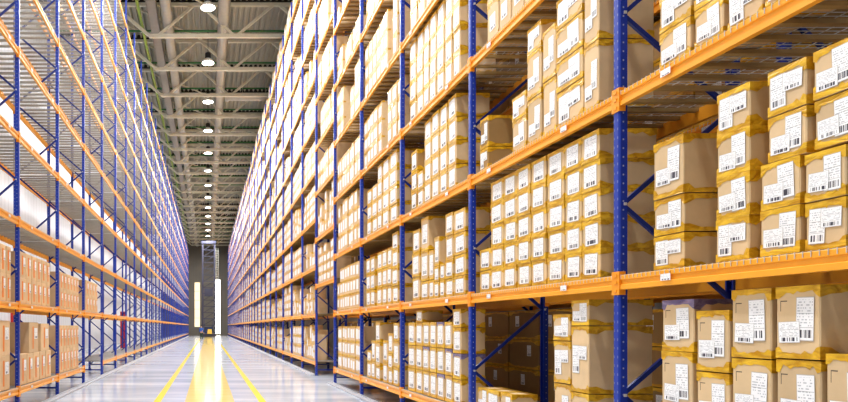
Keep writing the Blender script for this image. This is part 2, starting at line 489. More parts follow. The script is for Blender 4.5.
for i, y in enumerate(LY):
    e = put('high_bay_lamp', LM[0], None, (0.0, y, LZ))
    tag(e, f'round glowing white ceiling lamp, {ORD[i]} one from the near end of the row', 'ceiling lamp', 'high bay lamps over the aisle')
    for nm, me in zip(('lens', 'driver', 'hanging_rod'), LM[1:]): put(nm, me, e)
def area(name, loc, size, power, target=None, size_y=None, col=(.97, .99, 1)):
    l = bpy.data.lights.new(name, 'AREA'); l.energy = power; l.size = size; l.color = col
    if size_y: l.shape = 'RECTANGLE'; l.size_y = size_y
    o = bpy.data.objects.new(name, l); COL.objects.link(o); o.location = loc
    if target is not None:
        o.rotation_euler = (Vector(target) - Vector(loc)).to_track_quat('-Z', 'Y').to_euler()
    return o
for y in [28.93 - 6.05 * k for k in range(5, 0, -1)] + LY:
    l = area('high_bay_light', (0, y, LZ - .05), .66, 480 if y < 28 else 800)
    l.data.shape = 'DISK'
area('rear_fill_light', (-1.5, -7.5, 8.5), 9, 60, (2.2, 12, 3.5), 7, (1, .98, .95))  # unseen fill lamp added behind the camera
area('roof_fill_light', (-2.2, 6, 16.6), 2.5, 1150, (3.5, 9, 2.5), 14, (1, .98, .95))  # unseen lamp added under the roof to brighten the near carton fronts
area('roof_fill_light', (-2.2, 20, 16.6), 2.5, 1700, (3.5, 23, 2.5), 12, (1, .98, .95))  # another added lamp out of view, filling the carton fronts farther along

# ------------------------------------------------------------------ pallet racks
def post_profile(s, rear=False):
    # outline in (x, y): front flat, bevelled shoulders, open lips at the back
    pts = [(0, -.030), (0, .030), (.012, .0425), (PD, .0425), (PD, .028), (PD - .006, .028), (.02, .034), (.008, .026), (.008, -.026), (.02, -.034), (PD - .006, -.028), (PD, -.028), (PD, -.0425), (.012, -.0425)]
    if rear: pts = [(PD - x, y) for x, y in pts]
    return [(s * x, y) for x, y in pts]
def post_mesh(s, H, rear):
    pf = post_profile(s, rear); b = MB()
    b.rings([[(x, y, z) for x, y in pf] for z in (.01, H)])
    return b.mesh('post', ['post'])
def plate_mesh(s):
    b = MB(); b.box(-.03 * s, (PD + .03) * s, -.075, .075, .0008, .01)
    b.box(-.02 * s, -.008 * s, -.06, -.045, .01, .03).box(-.02 * s, -.008 * s, .045, .06, .01, .03)
    return b.mesh('base_plate', ['plate'])
def brace_mesh(s, H, lev):
    b = MB(); x0, x1 = .05 * s, (DEPTH - .05) * s; off = .0
    b.bar((x0, off, .185), (x1, off, .185), .03, .04)
    half = .815
    z = .185; back = True
    while z + half < H - .05:
        a, c = (x1, x0) if back else (x0, x1)
        b.bar((a, off, z), (c, off, z + half), .028, .036)
        z += half; back = not back
    b.bar((x0, off, z), (x1, off, z), .03, .045)
    for k in range(int((H - .2) / half)):   # bolts at the nodes
        zz = .185 + half * k
        xx = (x1 if k % 2 == 0 else x0)
        b.box(xx - .012, xx + .012, -.05, .05, zz - .012, zz + .012, 1)
    return b.mesh('bracing', ['brace', 'wire'])
BL = PITCH - PW
def beam_mb(s, rear=False, simple=False):
    b = MB(); h = .06
    if simple:
        b.box(.006 * s, .05 * s, -BL / 2, BL / 2, -h, h); return b
    pf = [(.004, -h), (.004, -.022), (.016, -.016), (.016, .018), (.004, .024), (.004, h - .004), (.008, h), (.05, h), (.05, -h)]
    b.rings([[(x * s, y, z) for x, z in pf] for y in (-BL / 2, BL / 2)])
    return b
def conn_mb(s):
    b = MB()
    b.box(-.006 * s, -.001 * s, -.042, .046, -.105, .095)
    b.box(-.006 * s, .05 * s, .0435, .05, -.105, .095)
    for zz in (-.07, 0, .06):
        b.box(-.011 * s, -.006 * s, -.02, .0, zz - .012, zz + .012)
    return b
def deck_mb(s, step, w, channels=True, fall=False, ysteps=8):
    b = MB(); n = int(BL / step)
    for i in range(n + 1):
        y = -BL / 2 + .02 + (BL - .04) * i / n
        b.box(.006 * s, (DEPTH - .006) * s, y - w / 2, y + w / 2, .061, .061 + min(w * .8, .009))
        if fall: b.box(.0 * s, .003 * s, y - w / 2, y + w / 2, .03, .067)
    for j in range(ysteps):
        x = .03 + (DEPTH - .06) * j / (ysteps - 1)
        b.box((x - w / 2) * s, (x + w / 2) * s, -BL / 2 + .01, BL / 2 - .01, .0615, .0665)
    if channels:
        for j in range(13):
            y = -BL / 2 + BL * (j + .5) / 13
            b.box(.052 * s, (DEPTH - .052) * s, y - .026, y + .026, .03, .0605, 1)
    return b

def pallet_rack(label, s, xf, ks, levels, H, lev, n_beams, n_decks, decks=True, rear_beams=True):
    root = empty('pallet_rack', (xf, fy(ks[0]), 0)); tag(root, label, 'rack')
    y_of = lambda k: fy(k) - fy(ks[0])
    pfm, prm, plm, brm = post_mesh(s, H, False), post_mesh(s, H, True), plate_mesh(s), brace_mesh(s, H, lev)
    for k in ks:
        fr = put('upright_frame', brm, root, (0, y_of(k), 0))
        put('post', pfm, fr); put('post', prm, fr, (s * (DEPTH - PD), 0, 0))
        put('base_plate', plm, fr); put('base_plate', plm, fr, (s * (DEPTH - PD), 0, 0))
    # beams, nearest first
    slots = []
    for k in ks[:-1]:
        for z in levels(k):
            for rear in ((0, 1) if rear_beams else (0,)):
                d = math.hypot(fy(k) + 1.5, z - CH) + rear * 14 + max(0, (z - 4)) * 1.2
                slots.append((d, k, z, rear))
    slots.sort()
    bme, cme = beam_mb(s).mesh('beam', ['orange']), conn_mb(s).mesh('beam_connector', ['connector'])
    bmr = beam_mb(-s).mesh('beam', ['orange'])
    cmr = conn_mb(-s).mesh('beam_connector', ['connector'])
    b = MB().add([(-.0075 * s, -.055 * -s, -.022), (-.0075 * s, .055 * -s, -.022), (-.0075 * s, .055 * -s, .03), (-.0075 * s, -.055 * -s, .03)], [(0, 1, 2, 3)])
    lme = b.mesh('location_label', ['label'], uv=1)
    far, farc = MB(), MB(); nfar = 0
    sb, sbr, cb, cbr = beam_mb(s, simple=True), beam_mb(-s, simple=True), conn_mb(s), conn_mb(-s)
    for i, (d, k, z, rear) in enumerate(slots):
        yc = y_of(k) + PITCH / 2
        x = s * DEPTH if rear else 0
        if i < n_beams:
            bo = put('beam', bmr if rear else bme, root, (x, yc, z))
            put('beam_connector', cmr if rear else cme, bo, (0, -PITCH / 2, 0))
            c2 = put('beam_connector', cmr if rear else cme, bo, (0, PITCH / 2, 0)); c2.scale = (1.0, -1.0, 1.0)
            if not rear and fy(k) < 16:
                for q in (-.28, .28): put('location_label', lme, bo, (0, q * BL + .1, 0))
        else:
            far.merge(sbr if rear else sb, (x, yc, z)); nfar += 1
            if not rear or fy(k) < 40:
                far.merge(cbr if rear else cb, (x, yc - PITCH / 2, z))
    if nfar:
        o = put('beam', far.mesh('beam', ['orange']), root); o['kind'] = 'stuff'; o['label'] = 'more orange shelf beams farther along the rack'
    if decks:
        near_m = deck_mb(s, .052, .005, fall=True, ysteps=10).mesh('wire_deck', ['wire', 'channel_bounce' if s > 0 else 'channel'])
        mid = deck_mb(s, .09, .014, ysteps=6); farm = deck_mb(s, .2, .035, channels=False, ysteps=4)
        ds = sorted((math.hypot(fy(k) + 1.5, (z - CH) * 1.0), k, z) for k in ks[:-1] for z in levels(k))
        rest = MB(); nr = 0
        for i, (d, k, z) in enumerate(ds):
            yc = y_of(k) + PITCH / 2
            if i < n_decks: put('wire_deck', near_m, root, (0, yc, z))
            else: rest.merge(mid if fy(k) < 45 else farm, (0, yc, z)); nr += 1
        if nr:
            o = put('wire_deck', rest.mesh('wire_deck', ['wire', 'channel_bounce' if s > 0 else 'channel']), root); o['kind'] = 'stuff'; o['label'] = 'more wire mesh decks farther along the rack'
    return root

PASS = [2.90 + 1.5 * i for i in range(8)]
def lev_right(k): return PASS if k == 4 else LEV
def lev_left(k): return LEVL[1:] if k == 4 else LEVL
pallet_rack('tall blue and orange rack filled with taped cartons along the aisle', 1, XR, list(range(-1, KEND + 1)), lev_right, 15.3, LEV, 100, 60)
pallet_rack('tall blue and orange rack with mostly empty wire shelves before the pale wall', -1, XL, list(range(1, KEND + 1)), lev_left, 15.4, LEVL, 100, 90)
XB = 4.9
pallet_rack('blue and orange rack of plain brown cartons standing behind the filled rack', 1, XB, list(range(-1, 7)), lambda k: LEV[:7], 11.5, LEV, 100, 40)

# ------------------------------------------------------------------ cartons
BOXC = {}
def q(v): return round(v * 50) / 50
def body_mesh(w, h, d, mats):
    """front at x=0 facing -x, w along y, bottom at z=0, softly bevelled, front panel a little bulged"""
    e = .006; b = MB()
    def ring(x, g): return [(x, -w / 2 + g, g), (x, w / 2 - g, g), (x, w / 2 - g, h - g), (x, -w / 2 + g, h - g)]
    b.rings([ring(0, e * 1.2), ring(e, 0), ring(d - e, 0), ring(d, e)])
    b.add(ring(0, e * 1.2), [(0, 3, 2, 1)]); b.add(ring(d, e), [(0, 1, 2, 3)])
    return b.mesh('carton', mats)
def tape_mesh(w, h, d, mat, seed, bottom=False):
    """a strip stuck round the upper (or lower) edges: a flange on the flat face, then down the sides with a ragged hem"""
    rnd = random.Random(seed); t = .0022; fl = min(.05, d * .3, w * .3)
    band = min(.034, h * .12)
    per = []
    def side(p, c, nrm, n):
        for i in range(n):
            f = i / n
            per.append((p[0] + (c[0] - p[0]) * f, p[1] + (c[1] - p[1]) * f, f, n))
    P = [(-t, -w / 2 - t), (-t, w / 2 + t), (d + t, w / 2 + t), (d + t, -w / 2 - t)]
    cx, cy = d / 2, 0
    for a in range(4): side(P[a], P[(a + 1) % 4], None, 12 if a in (0,) else (8 if a % 2 else 4))
    top, edge, hem = [], [], []
    zt = h + t
    for x, y, f, n in per:
        ed = min(f, 1 - f) * n
        drop = band * (1 + .35 * (rnd.random() - .5))
        if ed < 1.6: drop = band * (1.5 + .9 * rnd.random())
        elif rnd.random() < .1: drop *= 1.4
        edge.append((x, y, zt)); hem.append((x, y, h - min(drop, h * .45)))
        top.append((min(max(x, fl), d - fl), min(max(y, -w / 2 + fl), w / 2 - fl), zt))
    if bottom:
        fz = lambda L: [(x, y, h - z) for x, y, z in L]
        edge, hem = fz(edge), fz(hem); top = None
        edge = [(x, y, max(z, .0012)) for x, y, z in edge]
    b = MB()
    b.rings([hem, edge] if bottom else [hem, edge, top])
    return b.mesh('tape', [mat])
def label_mesh(lw, lh):
    b = MB().add([(-.0035, lw / 2, 0), (-.0035, -lw / 2, 0), (-.0035, -lw / 2, lh), (-.0035, lw / 2, lh)], [(0, 1, 2, 3)])
    return b.mesh('shipping_label', ['label'], uv=1)

N_CARTON = 0
GROUPS = {}
def carton(x, y, z, w, h, d, label, group, style='two', mat='kraft', violet=False, flip=False, name='taped_carton', tl=0.0, rz=None):
    """x front plane, y centre, z bottom"""
    global N_CARTON
    N_CARTON += 1
    w, h, d = w - .008, h - .004, d
    kw, kh, kd = round(w, 2), round(h, 2), round(d, 2)
    var = N_CARTON % 3
    key = (kw, kh, kd, mat, violet, style, var)
    if key not in BOXC:
        e = [body_mesh(kw, kh, kd, [mat])]
        tm_ = 'tape_violet' if violet else 'tape'
        e.append([tape_mesh(kw, kh, kd, tm_, N_CARTON), tape_mesh(kw, kh, kd, 'tape', N_CARTON + 500, True)] if style != 'plain' else [])
        labs = []
        if style == 'two':
            # tall label on the near half, wide label overlapping toward the far half
            s_ = min(1.0, kw / .27, kh / .26)
            low = kh < .37
            lw, lh = (kw * .42, kh * .74) if low else (kw * .40, min(kh * .60, .27))
            sw, sh = (kw * .52, kh * .40) if low else (kw * .50, min(kh * .30, .13))
            if var == 0: labs = [((lw, lh), -kw * .17, kh * .55 - lh * .5), ((sw, sh), kw * .17, kh * (.14 if low else .22))]
            elif var == 1: labs = [((lw, lh), kw * .22, kh * .50 - lh * .5), ((sw, sh), -kw * .15, kh * (.44 if low else .5))]
            else: labs = [((lw, lh), -kw * .19, kh * .52 - lh * .5), ((sw, sh), kw * .16, kh * .18)]
        elif style == 'one':
            lw, lh = min(.16, kw * .56), min(.2, kh * .58)
            labs = [((lw, lh), kw * (.04 - .05 * var), kh * .50 - lh * .5)]
        elif style == 'fill':
            lw, lh = kw * .70, min(kh * .72, .32)
            labs = [((lw, lh), kw * .02 * (var - 1), kh * .50 - lh * .5)]
        elif style == 'back':
            labs = [((.13, .17), kw * (.2 - .2 * var), kh * .45)]
        e.append([(label_mesh(*a), yy_, zz_) for a, yy_, zz_ in labs])
        BOXC[key] = e
    e = BOXC[key]
    o = bpy.data.objects.new(name, e[0]); COL.objects.link(o)
    o.location = (x, y, z)
    jit = (random.random() - .5) * .02 if rz is None else rz
    o.rotation_euler = (0, 0, (math.pi if flip else 0) + jit)
    tag(o, label, 'carton', group)
    for i, tme in enumerate(e[1]):
        t = bpy.data.objects.new('tape', tme); COL.objects.link(t); t.parent = o
        if violet and i == 0: t['label'] = 'violet tape over the top'
    for i, (lme, ly, lz) in enumerate(e[2]):
        t = bpy.data.objects.new('shipping_label', lme); COL.objects.link(t); t.parent = o
        t.location = (-.0012 * i, ly, lz)
        t.rotation_euler = ((random.random() - .5) * .09, 0, 0)
    return o

FX = 3.562
SHELF = ['floor-level shelf', 'second shelf up', 'third shelf up', 'fourth shelf up', 'fifth shelf up', 'sixth shelf up']
BAYN = {0: 'nearest bay', 1: 'second bay', 2: 'third bay', 3: 'fourth bay', 4: 'fifth bay', 5: 'passage bay', 6: 'seventh bay'}
ROWN = ['bottom row', 'second row', 'third row', 'fourth row', 'fifth row', 'sixth row']
def ypx(px): return F * FX / (px - VPX)
SURF = .0705
def cell(bay, lv, cols, style='two', depth=.34, mat='kraft'):
    """cols: (far pixel, near pixel, [heights from the shelf up], optional dict)"""
    z0 = LEV[lv] + SURF
    for ci, c in enumerate(cols):
        opt = c[3] if len(c) > 3 else {}
        ya, yb = ypx(c[0]), ypx(c[1])
        w, yc = ya - yb, (ya + yb) / 2
        z = z0
        for ri, h in enumerate(c[2]):
            if h is None: continue
            st = opt.get('style', style); vio = ri in opt.get('violet', ())
            if st == 'plain': look = 'Plain carton'
            elif vio: look = 'Violet-topped carton'
            elif h > w * 1.25: look = 'Tall taped carton'
            elif w > h * 1.25: look = 'Wide taped carton'
            else: look = 'Taped carton'
            lab = f'{look}, {ROWN[ri]}, {ORD[ci]} stack from far upright, {SHELF[lv]}, {BAYN[bay]}'
            dx = opt.get('dx', 0)
            carton(FX + dx + random.uniform(0, .012), yc + random.uniform(-.002, .002), z + .001, w - .006, h - .002, opt.get('depth', depth) , lab, f'cartons on the {SHELF[lv]} of the {BAYN[bay]}', st, opt.get('mat', mat), vio)
            z += h

R4 = lambda h, n: [h] * n
# nearest bay
cell(0, 1, [(653, 684, [.27, .29, .45], {'depth': .34}), (716, 750, R4(.292, 4)), (760, 800, [.295, .295]), (804, 847, [.29, .29])], depth=.36)
def extra(bay, lv, ci0, cols, base, style, depth):   # upper rows standing on staggered lower ones
    z0 = LEV[lv] + SURF + base
    for ci, (a, b_, hs, row0) in enumerate(cols):
        ya, yb = ypx(a), ypx(b_); z = z0
        for ri, h in enumerate(hs):
            carton(FX + random.uniform(0, .01), (ya + yb) / 2, z + .001, ya - yb - .006, h - .002, depth,
                   f'Taped carton, {ROWN[row0 + ri]}, {ORD[ci0 + ci]} stack from far upright, {SHELF[lv]}, {BAYN[bay]}', f'cartons on the {SHELF[lv]} of the {BAYN[bay]}', style)
            z += h
extra(0, 1, 2, [(767, 807, [.29, .29], 2), (813, 858, [.29, .29], 2)], .59, 'two', .36)
cell(0, 0, [(661, 693, [.465, .465, .40], {'violet': (2,), 'depth': .36}), (696, 730, [.40, .40, .44]), (731, 772, [.462, .45, .455]), (774, 820, [.462, .46, .445], {'depth': .5}), (823, 872, [.48, .485])], depth=.45, mat='kraft_mark')
cell(0, 2, [(659, 691, R4(.29, 2)), (693, 723, R4(.30, 2)), (726, 762, [.30]), (764, 802, [.30])], depth=.42)
# second bay
cell(1, 1, [(479, 490, [.28, .28])] + [(a, b_, R4(.272, 5)) for a, b_ in ((490, 503), (503, 516.5), (516.5, 530.2), (530.8, 546), (547, 564), (564, 581), (581, 600))], style='fill', depth=.52)
cell(1, 2, [(480, 488, [.29, .40], {'depth': .36, 'mat': 'kraft_dark'}), (512, 526, [.375, .28]), (527, 541, [.50, .50, .29]), (542, 555.5, [.58, .54]), (556, 582.5, [.37, .30, .33, .31]), (583, 599, [.62, .66], {'depth': .5})], depth=.40, style='two')
cell(1, 3, [(487, 498, [.5, .5]), (498.5, 510, [.5]), (511, 523, [.52]), (524, 538, [.52])], style='one', depth=.5)
cell(1, 0, [(477, 487, [.33]), (487.5, 499, [.33]), (500, 512, [.33]), (553, 570.5, [.55, .43, .265]), (571, 589, [.49, .64, .25], {'depth': .6})], depth=.3)
# third bay
cell(2, 0, [(408, 415, [.4] * 3), (415.5, 422, [.4, .4, .4, .2]), (422.5, 429, [.4] * 3, {'violet': (1,)}), (429.5, 436, [.4] * 3), (436.5, 444, [.4] * 3, {'violet': (0, 2)}), (444.5, 452, [.4] * 3, {'violet': (1,)}), (452.5, 461, [.37, .37, .37, .27], {'violet': (1,)})], style='fill', depth=.34)
cell(2, 1, [(412, 419.5, [.41, .41, .40]), (420.5, 428, [.31, .50, .55]), (428.5, 433.5, [.31, .47]), (434, 439, [.26, .24, .46]), (439.5, 444.5, [.27, .25]), (445, 453, [.27, .28, .36, .33]), (454, 465.5, [.28, .30, .31, .33])], style='fill', depth=.34)
cell(2, 2, [(411, 417, [.33, .34, .36], {'mat': 'kraft_dark'}), (417.5, 423.5, [.30, .30]), (424, 431, R4(.335, 4)), (431.5, 439, R4(.34, 4)), (439.5, 447, R4(.335, 4)), (447.5, 456, R4(.34, 4))], style='fill', depth=.48)
cell(2, 3, [(409.5, 416, R4(.345, 4)), (416.5, 423, R4(.345, 4)), (423.5, 429, R4(.345, 4)), (429.5, 436, R4(.345, 4)), (436.5, 444, R4(.345, 4)), (444.5, 452, R4(.345, 4)), (452.5, 460, R4(.345, 4))], style='fill', depth=.5)
cell(2, 4, [(410, 417, R4(.36, 2)), (417.5, 425, R4(.36, 2)), (425.5, 433, [.36]), (433.5, 442, [.36])], style='fill', depth=.45)
# fourth bay
cell(3, 0, [(367, 371, [.35, .25]), (371.3, 375, [.38, .45]), (375.4, 380, [.30, .50, .42]), (383, 387.5, [.40, .45]), (388, 392.5, [.3, .3, .4]), (393, 398.5, [.35, .5, .35])], style='fill', depth=.4)
cell(3, 1, [(366, 370, R4(.36, 3)), (370.3, 374.5, R4(.36, 3)), (377, 381.5, R4(.37, 3)), (382, 386.5, R4(.37, 3)), (387, 391.5, R4(.37, 3)), (392, 398, R4(.34, 4))], style='fill', depth=.4)
cell(3, 2, [(367, 371.5, R4(.34, 3)), (372, 377, R4(.34, 3)), (377.5, 382, R4(.34, 4)), (382.5, 389, R4(.34, 4)), (389.5, 397, R4(.34, 4))], style='fill', depth=.4)

# more cartons, too many and too small to count: one object
st = MB()
rnd = random.Random(5)
def far_box(x, y, z, w, h, d, tone, s=1, detail=True):
    # body
    t = .1 * h
    b = st
    y0, y1 = y - w / 2 + .004, y + w / 2 - .004
    b.box(x, x + s * d, y0, y1, z, z + h - .004, tone)
    xx = x - s * .004
    def quad(ya, yb, za, zb, mi): b.add([(xx, ya, za), (xx, yb, za), (xx, yb, zb), (xx, ya, zb)], [(0, 3, 2, 1) if s > 0 else (0, 1, 2, 3)], mi)
    quad(y0, y1, z + h - t, z + h - .004, 2); quad(y0, y1, z, z + t * .8, 2)
    b.add([(x, y0 - .001, z + h - t), (x + s * .06, y0 - .001, z + h - t), (x + s * .06, y0 - .001, z + h), (x, y0 - .001, z + h)], [(0, 1, 2, 3)], 2)
    xx = x - s * .007
    lw = w * rnd.uniform(.56, .74); lc = y + w * rnd.uniform(-.06, .06); lz = z + h * rnd.uniform(.18, .26)
    quad(lc - lw / 2, lc + lw / 2, lz, lz + h * rnd.uniform(.52, .64), 3)
def fill_cell(x, k, zb, s=1, top=1.38, full=.8, d=.5):
    z0 = zb + .073
    mode = rnd.random() * (.7 if k < 9 else 1)
    y = fy(k + 1) - PW / 2 - rnd.uniform(.05, .2)
    yend = fy(k) + PW / 2 + rnd.uniform(.04, .2)
    w0, h0 = rnd.uniform(.27, .42), rnd.uniform(.28, .5)
    n0 = max(1, int(top / h0))
    while y - .26 > yend:
        if mode < .55: w, h, nn = w0, h0, n0 - (1 if rnd.random() < .12 else 0)
        else:
            w, h = rnd.uniform(.22, .42), rnd.uniform(.24, .6)
            nn = max(1, int(top * rnd.uniform(.45, 1.0) / h))
        if y - w < yend: break
        if rnd.random() < (.03 if mode < .55 else .12): y -= rnd.uniform(.2, .5); continue
        z = z0; tone = rnd.choice((0, 0, 1)); dd = d * rnd.uniform(.7, 1.05)
        dx = rnd.uniform(0, .03)
        for i in range(nn):
            if z + h > z0 + top: break
            far_box(x + s * (.06 + dx), y - w / 2, z, w, h, dd, tone, s); z += h
        y -= w + rnd.uniform(.005, .02)
for k in range(0, KEND):
    for li, z in enumerate(lev_right(k)):
        if k == 0 or (k == 1 and li < 5) or (k == 2 and li < 3): continue
        fill_cell(XR, k, z, top=1.2 if li >= 9 else 1.36)
o = put('taped_carton', st.mesh('far_cartons', ['kraft', 'kraft', 'tape', 'label_far']))
tag(o, 'many small taped cartons filling the shelves farther along the filled rack and higher up', 'carton', None, 'stuff')

# brown cartons in the rack behind
def rear_cell(bay, lv, cols):
    z0 = LEV[lv] + SURF
    for ci, (ya, yb, hs) in enumerate(cols):
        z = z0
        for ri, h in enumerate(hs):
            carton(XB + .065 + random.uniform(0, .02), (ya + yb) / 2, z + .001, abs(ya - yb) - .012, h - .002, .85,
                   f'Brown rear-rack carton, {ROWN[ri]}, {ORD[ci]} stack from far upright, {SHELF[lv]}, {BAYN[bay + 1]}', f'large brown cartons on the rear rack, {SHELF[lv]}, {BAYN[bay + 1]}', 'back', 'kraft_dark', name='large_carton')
            z += h
def cols_even(k, n, hs):
    a, b_ = fy(k + 1) - .08, fy(k) + .08
    return [(a - (a - b_) * i / n, a - (a - b_) * (i + 1) / n, hs) for i in range(n)]
REAR = {(0,0):{0:3,1:3},(0,2):{0:2,1:3,2:2},(0,3):{0:1,1:1},(1,0):{0:3,1:3,2:3},(1,1):{0:3},(1,2):{0:2,1:2},(1,3):{0:3,1:3},(2,0):{1:3},(2,3):{2:2},(3,0):{0:3,1:3,2:3},(3,3):{0:3,1:3,2:3},(3,4):{0:3,1:3,2:1},(3,5):{0:3,1:3,2:3},(4,0):{0:3,1:3,2:3},(4,1):{0:3},(4,2):{0:3},(4,3):{0:2,1:2},(4,4):{1:3,2:3},(4,5):{2:3},(5,0):{0:3,1:3,2:3},(5,1):{0:3,1:3,2:3},(5,2):{1:3,2:3},(5,3):{1:2,2:2}}   # (bay, shelf): {stack: rows} of the cartons one can see past the front rack
for (bay, lv), stacks in REAR.items():
    hs = random.choice(([.46, .46, .46], [.45, .45, .42], [.43, .44, .44]))
    ev = cols_even(bay, 3, hs)
    rear_cell(bay, lv, [(ev[c][0], ev[c][1], hs[:stacks[c]]) if c in stacks else (ev[c][0], ev[c][1], []) for c in range(3)])

# printed cartons on the sparse rack
LBOX = {}
def left_carton(px0, px1, z, h, d, label, group, dx=0.0, big=False):
    """front plane on the aisle side; px0 nearer, px1 farther"""
    xf = XL - .062 - dx
    yn, yf = F * -xf / (VPX - px0), F * -xf / (VPX - px1)
    w = round(yf - yn - .012, 2); h_ = round(h - .004, 2)
    key = (w, h_, d)
    if key not in LBOX:
        pr_ = MB().add([(-.003, -.04, h_ * .12), (-.003, .04, h_ * .12), (-.003, .04, h_ * .86), (-.003, -.04, h_ * .86)], [(0, 3, 2, 1)])
        LBOX[key] = (body_mesh(w, h_, d, ['kraft_left']), pr_.mesh('printed_stripe', ['orange_print']), label_mesh(w * .36, h_ * .36))
    e = LBOX[key]
    o = put('printed_carton', e[0], None, (xf, (yn + yf) / 2, z + .001), math.pi + (random.random() - .5) * .02)
    tag(o, label, 'carton', group)
    put('printed_stripe', e[1], o, (0, w * .1, 0)); put('shipping_label', e[2], o, (0, -w * .2, h_ * .45))
    return o
def left_cell(bayname, lv, cols, hs, d=.5, **kw):
    z0 = LEVL[lv] + SURF
    for ci, (a, b_) in enumerate(cols):
        z = z0
        for ri, h in enumerate(hs):
            left_carton(a, b_, z, h, d, f'Striped tan carton, {("lower", "upper")[ri]} row, {ORD[ci]} from near end, {("floor-level", "second")[lv]} shelf, {bayname}', f'striped cartons on the {("floor-level", "second")[lv]} shelf, {bayname}', **kw)
            z += h
B1, B2, B3, B4 = 'sparse rack cropped bay', 'sparse rack first bay', 'sparse rack second bay', 'sparse rack third bay'
left_cell(B1, 1, [(0.5, 6), (6.5, 11)], [.48, .48])
left_cell(B1, 0, [(-1, 10)], [.6, .6], d=.7)
left_cell(B2, 1, [(20, 26), (26.3, 31.5), (32, 36.7), (37, 41.5), (42, 46), (46.3, 50)], [.48, .48])
left_cell(B2, 0, [(20, 27), (27.4, 33), (33.4, 39.5), (40, 45.5), (46, 51)], [.58])
z_up = LEVL[0] + SURF + .583
left_carton(29, 38.5, z_up, .60, .62, 'Large striped tan carton standing on the floor-level row, the nearer one, sparse rack', 'striped cartons on the floor-level shelf, ' + B2)
left_carton(41, 49, z_up, .58, .62, 'Large striped tan carton standing on the floor-level row, the farther one, sparse rack', 'striped cartons on the floor-level shelf, ' + B2)
left_cell(B3, 1, [(60, 63.2), (63.5, 66.5), (66.8, 69.8), (70, 72.8), (73, 75.8), (76, 78.6)], [.44, .42])
left_cell(B3, 0, [(60, 63.2), (63.5, 66.5), (66.8, 69.8), (70, 72.8), (73, 75.8), (76, 78.6)], [.57, .56])
left_cell(B4, 1, [(86, 88.8), (89, 91.8), (92, 94.8), (95, 97.5)], [.46, .44])

# ------------------------------------------------------------------ things by the pale wall and at the far end
b = MB().box(-.18, 0, -.45, .45, 0.002, 2.2)
o = put('fire_cabinet', b.box(-.0, .015, -.41, .41, .06, 2.14).mesh('fire_cabinet', ['red']), None, (WL + .19, 28.3, 0))
tag(o, 'tall red cabinet against the pale wall behind the nearest striped cartons', 'cabinet')
put('cabinet_handle', MB().box(.015, .04, .3, .33, 1.0, 1.15).mesh('cabinet_handle', ['black']), o)
b = MB().tube((0, 0, .01), (0, 0, 2.6), .16, 12).tube((0, 0, .0), (0, 0, .05), .26, 12).tube((0, 0, 2.2), (0, 0, 2.35), .22, 12)
o = put('hydrant_pipe', b.mesh('hydrant_pipe', ['red']), None, (-5.6, 42.0, 0)); tag(o, 'thick red standpipe rising from the floor behind the empty rack', 'pipe')

# end wall windows
def window(name, x0, x1, z0, z1, label, bars, glow='daylight'):
    y = YB - .02
    o = struct(name, MB().box(x0, x1, y - .03, y, z0, z1).mesh(name, [glow]), label)
    fb = MB(); t = .07
    fb.box(x0 - t, x0, y - .06, y, z0 - t, z1 + t).box(x1, x1 + t, y - .06, y, z0 - t, z1 + t)
    for i in range(bars + 1):
        zz = z0 + (z1 - z0) * i / bars
        fb.box(x0, x1, y - .06, y - .031, zz - t / 2, zz + t / 2)
    put('window_frame', fb.mesh('window_frame', ['steel']), o)
window('window_1', 1.3, 2.3, .3, 10.5, 'tall bright window at the end of the aisle beside the stacker truck', 6)
window('window_2', -2.5, -1.55, 1.6, 10.0, 'tall sunlit window at the end of the aisle behind the worker', 5, 'daylight_soft')

# stacker crane standing in the aisle
cr = empty('stacker_crane', (0.15, 97.0, 0)); tag(cr, 'tall dark stacker crane with twin masts at the far end of the aisle', 'crane')
b = MB().box(-1.25, 1.1, -1.3, 1.3, .12, .55).box(-1.1, .9, -1.6, -1.3, .18, .42)
for wx in (-1.0, .85):
    for wy in (-.9, .9): b.tube((wx - .08, wy, .18), (wx + .08, wy, .18), .17, 14)
put('chassis', b.mesh('chassis', ['crane']), cr)
for sx in (-.95, .85):
    put('mast', MB().box(sx - .13, sx + .13, -.2, .2, .5, 14.2).mesh('mast', ['crane']), cr)
b = MB()
for i in range(14):
    z = .9 + i * .95
    b.bar((-.85, 0, z), (.75, 0, z + .95), .07); b.bar((-.85, 0, z), (.75, 0, z), .08)
b.box(-1.15, 1.05, -.3, .3, 14.2, 14.6)
put('mast_lattice', b.mesh('mast_lattice', ['crane']), cr)
b = MB().box(-.7, .62, -1.25, -.25, .62, .72).box(-.7, .62, -1.25, -.25, 2.75, 2.85)
for px_ in (-.68, .58):
    for py_ in (-1.23, -.29): b.box(px_ - .02, px_ + .04, py_ - .02, py_ + .04, .72, 2.75)
b.box(-.7, .62, -1.25, -1.21, .72, 1.6)
put('cab', b.mesh('cab', ['crane_blue']), cr)
put('lift_carriage', MB().box(-.7, .6, -.22, .22, 6.2, 7.4).box(-.6, .5, -.9, -.22, 6.2, 6.34).mesh('lift_carriage', ['crane']), cr)
b = MB().box(-.25, .45, -1.75, -1.3, .56, .95); b.box(-.2, .4, -1.6, -1.35, .95, 1.25)
put('motor_housing', b.mesh('motor_housing', ['crane_yellow']), cr)
put('ladder', (lambda L: ([L.box(.98 + s_, 1.02 + s_, -.26, -.22, .55, 13.5) for s_ in (0.05, .4)], [L.box(1.05, 1.40, -.26, -.22, .8 + .35 * i, .84 + .35 * i) for i in range(36)], L)[2])(MB()).mesh('ladder', ['steel']), cr)

